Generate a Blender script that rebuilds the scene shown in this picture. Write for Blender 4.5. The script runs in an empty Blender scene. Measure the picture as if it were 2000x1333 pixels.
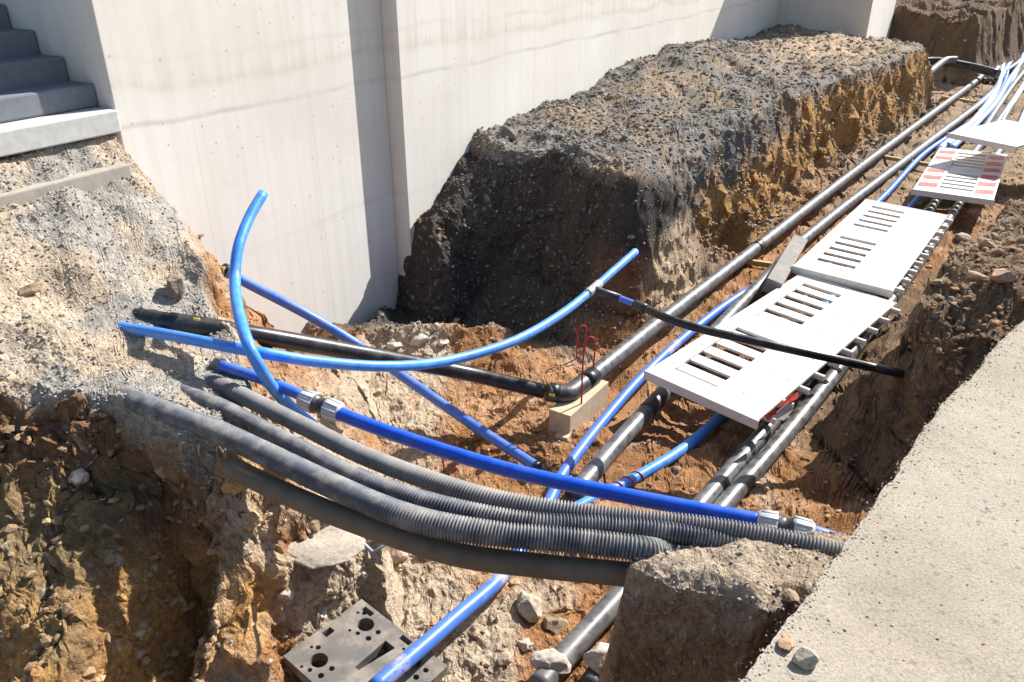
import bpy, math, random
import numpy as np
from mathutils import Vector, Matrix
random.seed(7)
rng = np.random.default_rng(11)
sc = bpy.context.scene
COL = sc.collection
# ------------------------------------------------------------------ camera, sky, sun, exposure
CAMH, PITCH, FPX = 1.6, math.radians(26.7), 1544.0
cd = bpy.data.cameras.new('camera'); cam = bpy.data.objects.new('camera', cd); COL.objects.link(cam)
cam.location = (0, 0, CAMH); cam.rotation_euler = (math.pi/2-PITCH, 0, 0)
cd.sensor_width = 36; cd.lens = 36*FPX/2000; cd.clip_end = 500; cd.clip_start = .05
sc.camera = cam
SUN_AZ, SUN_EL = math.radians(50.5), math.radians(40)      # azimuth clockwise from +Y
w = bpy.data.worlds.new('World'); sc.world = w; w.use_nodes = True
nt = w.node_tree; bg = nt.nodes['Background']
sky = nt.nodes.new('ShaderNodeTexSky'); sky.sky_type = 'NISHITA'; sky.sun_disc = False
sky.sun_elevation = SUN_EL; sky.sun_rotation = SUN_AZ
nt.links.new(sky.outputs[0], bg.inputs[0]); bg.inputs[1].default_value = .085
sd = bpy.data.lights.new('sun', 'SUN'); sun = bpy.data.objects.new('sun', sd); COL.objects.link(sun)
sd.energy = 5; sd.angle = math.radians(.5); sd.color = (1, .965, .91)
S = Vector((math.sin(SUN_AZ)*math.cos(SUN_EL), math.cos(SUN_AZ)*math.cos(SUN_EL), math.sin(SUN_EL)))
sun.rotation_euler = S.to_track_quat('Z', 'Y').to_euler()
sc.view_settings.view_transform = 'Standard'; sc.view_settings.look = 'None'
sc.view_settings.exposure = .92; sc.view_settings.gamma = 1

def P(px, py, z):
    """point of the place at height z seen at pixel (px, py) of the 2000x1333 photo"""
    x = (px-1000)/FPX; y = -(py-666.5)/FPX
    dn = math.sin(PITCH)-y*math.cos(PITCH); fw = math.cos(PITCH)+y*math.sin(PITCH)
    t = (CAMH-z)/dn
    return Vector((x*t, fw*t, z))
# wall frame: s runs along the wall, n out of it (towards the trench)
WO = Vector((-.87, 6.43, 0)); WS = Vector((.5, .8660254, 0)); WN = Vector((.8660254, -.5, 0))
JUT = .145
def W(s, n, z): return WO+WS*s+WN*n+Vector((0, 0, z))

# ------------------------------------------------------------------ noise
TB = rng.random((64, 64, 64, 3)).astype(np.float32)*2-1
def vnoise(p, f, off=0.0):
    q = p*f+off+97.3
    i = np.floor(q).astype(np.int64); t = (q-i).astype(np.float32); t = t*t*(3-2*t); i &= 63; j = (i+1) & 63
    x0, y0, z0 = i[:, 0], i[:, 1], i[:, 2]; x1, y1, z1 = j[:, 0], j[:, 1], j[:, 2]
    tx, ty, tz = t[:, :1], t[:, 1:2], t[:, 2:]
    a = TB[x0, y0, z0]*(1-tx)+TB[x1, y0, z0]*tx; b = TB[x0, y1, z0]*(1-tx)+TB[x1, y1, z0]*tx
    c = TB[x0, y0, z1]*(1-tx)+TB[x1, y0, z1]*tx; d = TB[x0, y1, z1]*(1-tx)+TB[x1, y1, z1]*tx
    return (a*(1-ty)+b*ty)*(1-tz)+(c*(1-ty)+d*ty)*tz
def xyz(X, Y, Z=None):
    return np.stack([X, Y, np.zeros_like(X) if Z is None else Z], 1)
def sm(a, b, x):
    t = np.clip((x-a)/(b-a), 0, 1); return t*t*(3-2*t)
def sdf(X, Y, poly):
    """signed distance to polygon, positive outside"""
    d = np.full(X.shape, 1e9); ins = np.zeros(X.shape, bool); n = len(poly)
    for i in range(n):
        ax, ay = poly[i][:2]; bx, by = poly[(i+1) % n][:2]
        ex, ey = bx-ax, by-ay; wx, wy = X-ax, Y-ay
        t = np.clip((wx*ex+wy*ey)/(ex*ex+ey*ey+1e-12), 0, 1)
        d = np.minimum(d, (wx-ex*t)**2+(wy-ey*t)**2)
        c = ((ay > Y) != (by > Y)) & (X < (bx-ax)*(Y-ay)/((by-ay) if by != ay else 1e-9)+ax)
        ins ^= c
    d = np.sqrt(d); return np.where(ins, -d, d)
def pp(lst, z): return [tuple(P(a, b, z)[:2]) for a, b in lst]

# ------------------------------------------------------------------ terrain plan
FLOOR = -1.15
PAVE_EDGE = pp([(1300, 1500), (1440, 1333), (1500, 1262), (1600, 1128), (1650, 1062), (1720, 960), (1830, 800), (1900, 725), (1960, 660), (2000, 620)], 0)
pav_poly = PAVE_EDGE+[(4.6, 5.2), (9, 3), (9, -3), (-6, -3), (-3, .3)]
pav_ground = [(x+.03, y-.03) for x, y in pav_poly]
bank_r = pp([(1990, 612), (1885, 600), (1800, 556), (1835, 490), (1890, 430)], -.15)+pp([(1990, 360), (2110, 290), (2300, 190)], -.1)+[(14, 14), (26, 28), (44, 30), (44, 0), (9, 3), (3.6, 3.55)]
berm1 = [tuple(W(.85, -.6, 0)[:2])]+pp([(905, 272), (985, 292), (1100, 300), (1235, 345), (1290, 318), (1400, 262), (1535, 195), (1660, 148), (1765, 108)], 0)+[(7.3, 14.9), (6.6, 16.6), tuple(W(16, -1, 0)[:2]), tuple(W(14, -1, 0)[:2])]
berm2 = [(8.3, 19.9), (8.9, 19.7), (10.0, 18.3), (12.0, 20.6), (16, 26), (20, 30), (22, 40), (8, 40), (6, 24)]
left_top = [(-9, 4.8), (-9, 2.9), (-2.6, 2.98), (-2.17, 2.9), (-1.75, 2.82), (-1.45, 2.68), (-1.27, 2.55), (-1.16, 2.6), (-1.12, 2.75), (-1.17, 3.05), (-1.4, 3.45), (-1.72, 3.95), tuple(W(-2.2, 0, 0)[:2]), tuple(W(-2.2, -1, 0)[:2]), tuple(W(-6, -1, 0)[:2])]
ledge = pp([(1242, 1108), (1268, 1052), (1500, 1046), (1700, 1060), (1700, 1140), (1600, 1175), (1480, 1180), (1370, 1140)], -.2)+[]
ledge = [tuple(v) for v in ledge]

plate_poly = pp([(585, 1292), (708, 1172), (870, 1318), (820, 1420), (640, 1480)], -1.0)
def height(X, Y):
    p = xyz(X, Y)
    wv = vnoise(p, 2.3)*.05+vnoise(p, 6.1, 5)*.028+vnoise(p, 15., 9)*.012
    Xw, Yw = X+wv[:, 0], Y+wv[:, 1]
    n1 = vnoise(p, 1.7, 3)[:, 0]; n2 = vnoise(p, 5., 4)[:, 0]
    h = FLOOR+.05*n1+.03*n2
    # trench floor falls a little to the near end, mounds along the middle
    h += .10*np.exp(-((X+.15)**2+(Y-5.3)**2)/.12)
    pit = sm(5.42, 5.75, Y+.08*n2+.10*(X+.4))*sm(1.0, .5, X)
    h -= .22*pit
    h += .10*np.exp(-((Y+.10*(X+.4)-5.38)/.13)**2)*sm(.35, -.2, X)
    # foot of left slope stays sandy and higher
    dl = sdf(Xw, Yw, left_top)
    sW = (X-WO.x)*WS.x+(Y-WO.y)*WS.y; nW = (X-WO.x)*WN.x+(Y-WO.y)*WN.y
    dW = nW+JUT
    # top of left bank: level near edge, heap against the stair footing
    top = -.07+.05*n1+.03*n2-.03*sm(-1.5, -1.1, X)
    heap = np.maximum(.66-1.3*np.maximum(dW, 0), .50-.58*np.maximum(dW, 0))
    heap = heap-6.0*np.maximum(sW+2.38, 0)
    top = np.maximum(top, heap+.06*n2)
    # along the wall the bank falls to the pit
    prof = np.interp(sW, [-3.4, -2.6, -2.43, -2.33, -2.16, -1.86, -1.41, -.9, -.78], [4, 1.0, .66, -.08, -.29, -.54, -.62, -.93, -1.3])
    top = np.minimum(top, prof+.9*np.maximum(dW-.05, 0)+.03*n2)
    steep_r = 1.55+.5*n1
    # near face: sloping on the left, vertical at the corner
    fr = sm(-1.75, -1.35, X)
    near = (Y < 2.95-.1*(X+2)) & (X < -1.15)
    sl = np.where(near, 1.0+3.2*fr, steep_r)
    ramp = -.38-.42*np.maximum(2.5-Y, 0)-.9*np.maximum(X+1.52+.12*n1+.05*n2, 0)-1.6*np.maximum(X+1.36+.06*n1, 0)
    ramp = np.where(X < -1.05, ramp, -9)
    ramp = np.where(Y < 3, ramp, -9)
    ramp = ramp
    lb = top-sl*np.maximum(dl, 0)
    h = np.maximum(h, lb)
    h = np.maximum(h, ramp+.03*n2)
    # sandy shoulder of the trench below the conduits
    cr = -1.13+.04*n1+.03*wv[:, 0]*10
    sh = -.30-1.45*np.maximum(X-cr, 0)-1.25*np.maximum(2.5-Y, 0)-.25*np.maximum(Y-2.5, 0)+.05*n2
    sh = np.where(X > cr, sh, sh-7*(cr-X))
    h = np.maximum(h, sh)
    # berm between wall and trench
    d1 = sdf(Xw, Yw, berm1)
    t1 = .02+.06*n1+.05*n2+.28*np.exp(-((sW-6.)**2)/6-((nW-.2)**2)/.8)+.1*sm(.3, 1.6, -d1)
    nearface = sm(7.3, 6.9, Y+.35*X)
    s1 = (1.5+1.3*sm(0, .35, d1))*nearface+(1-nearface)*3.0
    s1 = np.where(Y > 8.3, 3.8, s1)
    b1 = t1-s1*np.maximum(d1, 0)**1.0-.06*sm(-.12, 0, d1)
    wd = t1-.10-.50*np.maximum(d1, 0)-4*np.maximum(d1-.86, 0)
    wk = sm(.75, .15, nW)*(Y < 8)
    b1 = np.where(wk > 0, b1*(1-wk)+np.maximum(wd, b1)*wk, b1)
    h = np.maximum(h, b1)
    # talus at the berm foot
    h = np.maximum(h, -1.0-.9*np.maximum(d1-.40, 0)+.05*n2)
    d2 = sdf(Xw, Yw, berm2)
    h = np.maximum(h, .25+.15*n1+.1*n2-3.6*np.maximum(d2, 0))
    # right bank with rubble
    dr = sdf(Xw, Yw, bank_r)
    tr = -.17+.07*n1+.05*n2-.13*sm(-.5, 0, dr)
    nearr = sm(4.6, 3.9, Y)
    h = np.maximum(h, tr-(7.0-5.3*sm(.3, .7, nearr))*np.maximum(dr, 0))
    h = np.maximum(h, -1.0-.7*np.maximum(dr-.15, 0)+.06*n2-.35*nearr)
    dp = sdf(X+wv[:, 0]*.35, Y+wv[:, 1]*.35, pav_ground)
    h = np.maximum(h, -.03-9*np.maximum(dp, 0)-9*(dp > -.01)*.0)
    dpl = sdf(Xw, Yw, plate_poly); h = np.minimum(h, -1.13+3.6*np.maximum(dpl-.03, 0)+.03*n2+9*sm(.25, .5, dpl))
    dg = sdf(X+wv[:, 0]*.5, Y+wv[:, 1]*.5, ledge)
    h = np.maximum(h, -.18+.02*n1+.02*n2-.04*sm(-.07, .015, dg)*sm(1.05, .95, X)-8*np.maximum(dg, 0))
    return h

print('terrain'); 
NA, NR, NF = 1600, 1080, 2000
az = np.radians(np.concatenate([np.linspace(-58, -45, 60, endpoint=False), np.linspace(-45, 45, NA-120, endpoint=False), np.linspace(45, 58, 60)]))
rf = np.exp(np.linspace(math.log(.75), math.log(70), NF))
A, R = np.meshgrid(az, rf, indexing='ij')
X = (np.sin(A)*R).ravel(); Y = (np.cos(A)*R).ravel()
H = height(X, Y).reshape(NA, NF)
dr_ = np.diff(R, axis=1); dz_ = np.diff(H, axis=1)
ds = np.sqrt((dr_*.5)**2+dz_**2)/(R[:, 1:]+.4)
cum = np.concatenate([np.zeros((NA, 1)), np.cumsum(ds, 1)], 1)
# smooth the arc-length tables across neighbouring columns to keep quads regular
rr = np.empty((NA, NR))
for k in range(NA):
    rr[k] = np.interp(np.linspace(0, cum[k, -1], NR), cum[k], rf)
A2 = np.repeat(az[:, None], NR, 1)
X = (np.sin(A2)*rr).ravel(); Y = (np.cos(A2)*rr).ravel()
Z = height(X, Y)
sW = (X-WO.x)*WS.x+(Y-WO.y)*WS.y; nW = (X-WO.x)*WN.x+(Y-WO.y)*WN.y
p = xyz(X, Y, Z)
D = p.copy()
dist = np.sqrt(X*X+Y*Y+(Z-CAMH)**2)
dpv = sdf(X, Y, pav_ground); dlg = sdf(X, Y, ledge); dlt = sdf(X, Y, left_top); db1 = sdf(X, Y, berm1); dbr = sdf(X, Y, bank_r)
calm = 1-.75*sm(.06, 0, dpv)*(1) ; calm = calm*(1-.35*sm(.0, -.1, db1)); calm = np.where(dlg < .12, .4, calm); calm = calm*(1-.62*sm(.12, -.06, dlt)); calm = np.where((Z < -.95) & (Y < 7), calm*.75, calm)
clod = sm(.0, .05, dlt)*sm(.5, .3, dlt)*sm(3., 2.9, Y)*sm(-1.0, -1.2, X)*sm(-.55, -.35, Z); calm = calm+.7*clod
pg = p.reshape(NA, NR, 3); stc = np.zeros((NA, NR)); stc[:-1] = np.linalg.norm(np.diff(pg, axis=0), axis=2); stc[-1] = stc[-2]
stc = np.maximum(stc, np.roll(stc, 1, 0)); stc = stc.ravel()      # mesh pitch across columns: no relief finer than the mesh can carry
def fine(f): return 1-sm(.35, .9, stc*f)
calm = calm+.9*sm(.0, .08, db1)*sm(.7, .4, db1)*sm(7.2, 7.8, Y+.35*X)
for f, a, o in ((1.6, .05, 11), (3.1, .045, 1), (8., .030, 2), (19., .017, 3), (43., .009, 4), (90., .005, 5)):
    v = vnoise(p, f, o*7.7)
    if f > 7: v = np.sign(v)*(np.abs(v)**.8)
    D += v*(a*calm*fine(f))[:, None]
# billowed clods: push up rounded lumps
bl = 1-np.abs(vnoise(p, 24., 31))[:, 0:1]*2
D[:, 2:3] += .012*np.clip(bl, 0, 1)*(calm*fine(24))[:, None]
D[:, 2] = np.where(dpv < 0, np.minimum(D[:, 2], -.025), D[:, 2])

# ---- soil colours by the kind of ground, shade painted into near berm face and pit
def C(*c): return np.array(c)
mixf = lambda c, d, m: c*(1-m[:, None])+d*m[:, None]
na = vnoise(p, .9, 51); nb = vnoise(p, 3.4, 52); nc = vnoise(p, 11., 53); nd = vnoise(p, 45., 54); ne = vnoise(p, 110., 55)
clay = C(.27, .135, .058); sand = C(.40, .32, .235); grey = C(.315, .29, .255); shadeg = C(.060, .052, .045); ochre = C(.42, .235, .085); brown = C(.155, .088, .048); olive = C(.205, .142, .074)
col = np.tile(clay, (len(X), 1))
col = mixf(col, C(.35, .195, .10), sm(-.2, .5, nb[:, 0]))
col = mixf(col, C(.36, .27, .19), sm(.25, .7, nb[:, 1]+.3*nc[:, 0])*.8)
# left bank
m = sm(.10, -.02, dlt)
col = mixf(col, grey, m)
m2 = sm(-.2, .35, nb[:, 1]+.4*nc[:, 2])*m; col = mixf(col, sand*1.04, m2)
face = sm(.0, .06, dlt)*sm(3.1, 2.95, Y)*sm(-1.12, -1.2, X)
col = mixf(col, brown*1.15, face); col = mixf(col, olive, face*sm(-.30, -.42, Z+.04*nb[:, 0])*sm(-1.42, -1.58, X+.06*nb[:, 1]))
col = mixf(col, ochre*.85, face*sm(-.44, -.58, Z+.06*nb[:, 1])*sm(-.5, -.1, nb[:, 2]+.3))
# left slope of the trench
m = sm(.02, .15, dlt)*sm(-1.25, -1.0, X)*sm(-.35, -.6, X+.0*Z)*sm(6, 5.4, Y)
col = mixf(col, sand*.98, m*sm(-.35, .1, nb[:, 2]+.35)); 
m = sm(-1.22, -1.16, X)*sm(-.88, -1.02, X)*sm(2.9, 2.6, Y); col = mixf(col, ochre, m*sm(-.4, .1, nb[:, 0]+.2))
m = sm(3.3, 2.7, Y)*sm(-.95, -.7, X)*sm(.35, -.1, X); col = mixf(col, sand*.95, m*sm(-.25, .35, nb[:, 1]+.45*(X < -.35)))
# berm
onb = sm(.55, .35, db1)
top1 = sm(.03, -.06, db1)
m = onb; 
bcol = np.tile(C(.175, .158, .14), (len(X), 1)); bcol = mixf(bcol, C(.26, .195, .135), sm(.0, .6, nb[:, 0]+.4*nc[:, 1]))
patch = np.exp(-(((sW-9.8)/2.6)**2+((nW-1.6)/.9)**2)); bcol = mixf(bcol, C(.46, .34, .22), np.clip(patch*1.0, 0, .75))
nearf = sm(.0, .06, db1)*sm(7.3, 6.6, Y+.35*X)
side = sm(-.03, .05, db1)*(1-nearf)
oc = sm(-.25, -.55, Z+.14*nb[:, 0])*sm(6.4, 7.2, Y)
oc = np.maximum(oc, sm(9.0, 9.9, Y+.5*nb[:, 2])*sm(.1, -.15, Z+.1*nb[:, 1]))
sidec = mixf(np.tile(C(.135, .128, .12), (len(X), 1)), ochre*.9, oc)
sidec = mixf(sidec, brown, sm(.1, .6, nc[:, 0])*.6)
bcol = mixf(bcol, sidec, side); bcol = mixf(bcol, shadeg*1.0, nearf*(1-.75*sm(.62, .95, X+.12*nb[:, 0])*sm(-.45, -.7, Z)))  # near face of the berm darkened in colour to carry its shade
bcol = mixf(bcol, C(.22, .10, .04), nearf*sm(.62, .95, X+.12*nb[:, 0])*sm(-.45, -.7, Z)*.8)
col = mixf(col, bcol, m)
cream = sm(1.0, 1.2, X+.1*nb[:, 0])*sm(1.75, 1.5, X)*sm(-.45, -.62, Z+.1*nb[:, 1])*sm(.0, .05, db1)*sm(.6, .45, db1)*sm(8, 7.4, Y); col = mixf(col, C(.44, .33, .22), cream*.85)
m = sm(5.25, 5.5, Y+.12*nb[:, 0]+.1*X)*sm(.75, .35, X)*sm(-.85, -1.0, Z)*sm(6, 5, X); m = np.maximum(m, sm(.62, .4, X+.1*nb[:, 0])*sm(5.45, 5.7, Y)*sm(.9, .8, dlt*0+1-(Z > -1.2))*0+sm(.7, .45, X)*sm(5.5, 5.8, Y)*(nW > -.3)*(sW > -.6)*(db1 > 0)); col = mixf(col, shadeg*1.2, m*(Y < 8))  # pit floor coloured dark for the shadow of the berm
db2 = sdf(X, Y, berm2); m = sm(.9, .5, db2); col = mixf(col, C(.15, .10, .062), m)
# right bank, ledge
m = sm(.75, .45, dbr); col = mixf(col, C(.17, .112, .068), m); col = mixf(col, C(.30, .225, .155), m*sm(0, .5, nb[:, 0])*.7*sm(.1, 0, dbr))
m = sm(.06, .0, dlg)*sm(-.34, -.22, Z); col = mixf(col, C(.26, .195, .135), sm(.12, .03, dlg)); col = mixf(col, sand*.9, m)
# distant trench floor dries to brown
col = mixf(col, C(.28, .215, .15), sm(7, 11, Y)*sm(-.8, -1.0, Z)*.8)
# grain
g = 1+.16*nc[:, :1]*fine(11)[:, None]+.12*nd[:, :1]*fine(45)[:, None]
col = np.clip(col*g, .01, .8)
pale = sm(.62, .8, nd[:, 1])*.55*fine(45); col = mixf(col, C(.48, .45, .41), pale*(1-.0*m))

def mesh_from(name, verts, faces_flat, nper, colors=None, smooth=False):
    me = bpy.data.meshes.new(name); nv = len(verts); nf = len(faces_flat)//nper
    me.vertices.add(nv); me.vertices.foreach_set('co', np.asarray(verts, np.float32).ravel())
    me.loops.add(len(faces_flat)); me.loops.foreach_set('vertex_index', np.asarray(faces_flat, np.int32))
    me.polygons.add(nf); me.polygons.foreach_set('loop_start', np.arange(0, nf*nper, nper, dtype=np.int32))
    me.polygons.foreach_set('use_smooth', np.full(nf, smooth))
    if colors is not None:
        ca = me.color_attributes.new('soil', 'FLOAT_COLOR', 'POINT')
        ca.data.foreach_set('color', np.concatenate([colors, np.ones((nv, 1))], 1).astype(np.float32).ravel())
    me.update(); me.validate(); return me

# ------------------------------------------------------------------ materials
def new_mat(name):
    m = bpy.data.materials.new(name); m.use_nodes = True; n = m.node_tree
    return m, n, n.nodes['Principled BSDF']
def nd_(n, t, **k):
    o = n.nodes.new(t)
    for a, b in k.items():
        if a in o.inputs.keys() if not hasattr(o, a) else False: o.inputs[a].default_value = b
        else: setattr(o, a, b)
    return o
def noise(n, scale, detail=6, rough=.6, coord=None):
    t = n.nodes.new('ShaderNodeTexNoise'); t.inputs['Scale'].default_value = scale; t.inputs['Detail'].default_value = detail; t.inputs['Roughness'].default_value = rough
    if coord is not None: n.links.new(coord, t.inputs['Vector'])
    return t
def ramp(n, src, stops):
    r = n.nodes.new('ShaderNodeValToRGB'); e = r.color_ramp.elements
    e[0].position, e[0].color = stops[0][0], tuple(stops[0][1])+(1,) if len(stops[0][1]) == 3 else stops[0][1]
    e[1].position, e[1].color = stops[-1][0], tuple(stops[-1][1])+(1,)
    for s, c in stops[1:-1]:
        x = e.new(s); x.color = tuple(c)+(1,)
    n.links.new(src, r.inputs[0]); return r
def mixc(n, fac, a, b, mode='MIX'):
    m = n.nodes.new('ShaderNodeMix'); m.data_type = 'RGBA'; m.blend_type = mode
    for sck, v in ((m.inputs[0], fac), (m.inputs[6], a), (m.inputs[7], b)):
        if hasattr(v, 'links'): n.links.new(v, sck)
        elif isinstance(v, (int, float)): sck.default_value = v
        else: sck.default_value = tuple(v)+(1,)
    return m.outputs[2]
def math_(n, op, a, b=None, c=None):
    m = n.nodes.new('ShaderNodeMath'); m.operation = op
    for i, v in enumerate((a, b, c)):
        if v is None: continue
        if hasattr(v, 'links'): n.links.new(v, m.inputs[i])
        else: m.inputs[i].default_value = v
    return m.outputs[0]
def bump(n, h, strength, dist, bsdf, prev=None):
    b = n.nodes.new('ShaderNodeBump'); b.inputs['Strength'].default_value = strength; b.inputs['Distance'].default_value = dist
    n.links.new(h, b.inputs['Height'])
    if prev is not None: n.links.new(prev, b.inputs['Normal'])
    if bsdf is not None: n.links.new(b.outputs[0], bsdf.inputs['Normal'])
    return b.outputs[0]
def objco(n): return n.nodes.new('ShaderNodeTexCoord').outputs['Object']

def soil_mat(name, sat=1):
    m, n, b = new_mat(name)
    at = n.nodes.new('ShaderNodeAttribute'); at.attribute_name = 'soil'
    co = objco(n)
    g = noise(n, 160, 5, .7, co); r = ramp(n, g.outputs[0], [(.3, (.62, .62, .62)), (.5, (1, 1, 1)), (.72, (1.35, 1.33, 1.3))])
    c = mixc(n, 1.0, at.outputs[0], r.outputs[0], 'MULTIPLY')
    gm_ = noise(n, 38, 4, .6, co); c = mixc(n, 1.0, c, ramp(n, gm_.outputs[0], [(.3, (.68, .67, .66)), (.5, (1, 1, 1)), (.7, (1.28, 1.26, 1.22))]).outputs[0], 'MULTIPLY')
    n.links.new(c, b.inputs['Base Color']); b.inputs['Roughness'].default_value = .95; b.inputs['Specular IOR Level'].default_value = .15
    g2 = noise(n, 55, 8, .7, co); 
    v = n.nodes.new('ShaderNodeTexVoronoi'); v.inputs['Scale'].default_value = 75; n.links.new(co, v.inputs['Vector'])
    hsum = math_(n, 'SUBTRACT', g2.outputs[0], math_(n, 'MULTIPLY', v.outputs['Distance'], .5))
    bump(n, hsum, .8, .012, b)
    return m
M_SOIL = soil_mat('soil')

def plain(name, colr, rough=.6, spec=.3, dust=None, dustc=(.42, .36, .3), dscale=9, bumpd=0, bscale=60, var=.12, metal=0, thr=(.45, .65)):
    m, n, b = new_mat(name); co = objco(n)
    g = noise(n, 22, 5, .6, co)
    lo = [c*(1-var) for c in colr]; hi = [min(1, c*(1+var)) for c in colr]
    c = ramp(n, g.outputs[0], [(.3, lo), (.7, hi)]).outputs[0]
    ro = None
    if dust:
        g2 = noise(n, dscale, 8, .68, co); f = math_(n, 'MULTIPLY', ramp(n, g2.outputs[0], [(thr[0], (0, 0, 0)), (thr[1], (1, 1, 1))]).outputs[0], dust)
        c = mixc(n, f, c, dustc); ro = math_(n, 'ADD', rough, math_(n, 'MULTIPLY', f, .5)); n.links.new(ro, b.inputs['Roughness'])
    else: b.inputs['Roughness'].default_value = rough
    n.links.new(c, b.inputs['Base Color']); b.inputs['Specular IOR Level'].default_value = spec; b.inputs['Metallic'].default_value = metal
    if bumpd: bump(n, noise(n, bscale, 6, .6, co).outputs[0], .6, bumpd, b)
    return m
M = {}
M['grey_pipe'] = plain('grey_black_polyethylene', (.045, .046, .05), .30, .7, .55, (.26, .245, .235), 14, .0005, thr=(.35, .7))
M['black_pipe'] = plain('black_polyethylene', (.012, .012, .014), .30, .5, .4, (.12, .115, .11), 12, thr=(.45, .75))
M['sleeve'] = plain('sleeve_black', (.01, .01, .012), .35, .5, .2, (.15, .14, .13), 12)
M['blue_dusty'] = plain('blue_pipe_dusty', (.035, .14, .62), .38, .5, .35, (.26, .30, .46), 10, thr=(.4, .7))
M['blue_light'] = plain('blue_pipe_light', (.035, .24, .80), .36, .5, .5, (.25, .36, .52), 16, thr=(.42, .72))
M['blue_deep'] = plain('blue_pipe_deep', (.004, .085, .62), .30, .5, .12, (.2, .25, .4), 12)
M['blue_dirty'] = plain('blue_pipe_dirty', (.06, .17, .62), .4, .45, .8, (.5, .42, .36), 3.2, thr=(.56, .64))
M['corr'] = plain('corrugated_conduit', (.10, .107, .128), .55, .3, .75, (.37, .345, .31), 11, thr=(.44, .66))
M['corr_dusty'] = plain('corrugated_dusty', (.15, .15, .16), .6, .3, .6, (.36, .33, .3), 7, thr=(.35, .6))
M['muddy'] = plain('mud_coated_tube', (.17, .135, .10), .8, .2, .8, (.24, .19, .14), 6, .002)
M['pale_blue'] = plain('pale_blue_pipe', (.22, .36, .74), .4, .5, .4, (.5, .52, .58), 8)
M['white_pipe'] = plain('dusty_white_pipe', (.50, .56, .66), .4, .5, .4, (.5, .48, .45), 8)
M['fitting'] = plain('fitting_grey', (.52, .54, .57), .4, .4, .4, (.45, .4, .35), 20)
M['fitting_dark'] = plain('fitting_dark', (.035, .037, .042), .35, .5, .4, (.2, .19, .18), 20)
M['white'] = plain('white_plastic', (.70, .675, .63), .5, .35, .7, (.58, .50, .41), 7, var=.04, thr=(.5, .72))
M['red'] = plain('red_reflective', (.62, .04, .03), .45, .4, .25, (.5, .3, .25), 12)
M['redwire'] = plain('red_painted_steel', (.42, .03, .03), .5, .3, .3, (.3, .15, .1), 30)
M['wood'] = plain('timber', (.55, .42, .28), .8, .15, .3, (.5, .43, .35), 8, .001, 90)
M['wood_yellow'] = plain('timber_yellow', (.5, .38, .18), .8, .15)
M['block'] = plain('grey_kerbstone', (.25, .235, .215), .9, .15, .5, (.36, .33, .3), 9, .002, 80)
M['plate'] = plain('grey_cast_plate', (.14, .13, .12), .8, .25, .7, (.34, .29, .24), 9, .001, 90)
M['steel'] = plain('dull_steel', (.30, .33, .36), .5, .4, .5, (.4, .36, .3), 10, metal=.3)
M['tape_y'] = plain('yellow_label', (.7, .55, .08), .5)
M['tape_w'] = plain('pale_label', (.35, .5, .55), .5)
M['root'] = plain('root_fibre', (.45, .33, .22), .9)
M['cap'] = plain('black_cap', (.008, .009, .01), .5)
M['rock'] = None
def rock_mat():
    m, n, b = new_mat('rock'); at = n.nodes.new('ShaderNodeAttribute'); at.attribute_name = 'soil'; co = objco(n)
    g = noise(n, 70, 6, .65, co); r = ramp(n, g.outputs[0], [(.3, (.7, .7, .7)), (.7, (1.25, 1.25, 1.25))])
    n.links.new(mixc(n, 1., at.outputs[0], r.outputs[0], 'MULTIPLY'), b.inputs['Base Color']); b.inputs['Roughness'].default_value = .9; b.inputs['Specular IOR Level'].default_value = .2
    bump(n, noise(n, 45, 8, .7, co).outputs[0], .6, .008, b); return m
M_ROCK = rock_mat()

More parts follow.
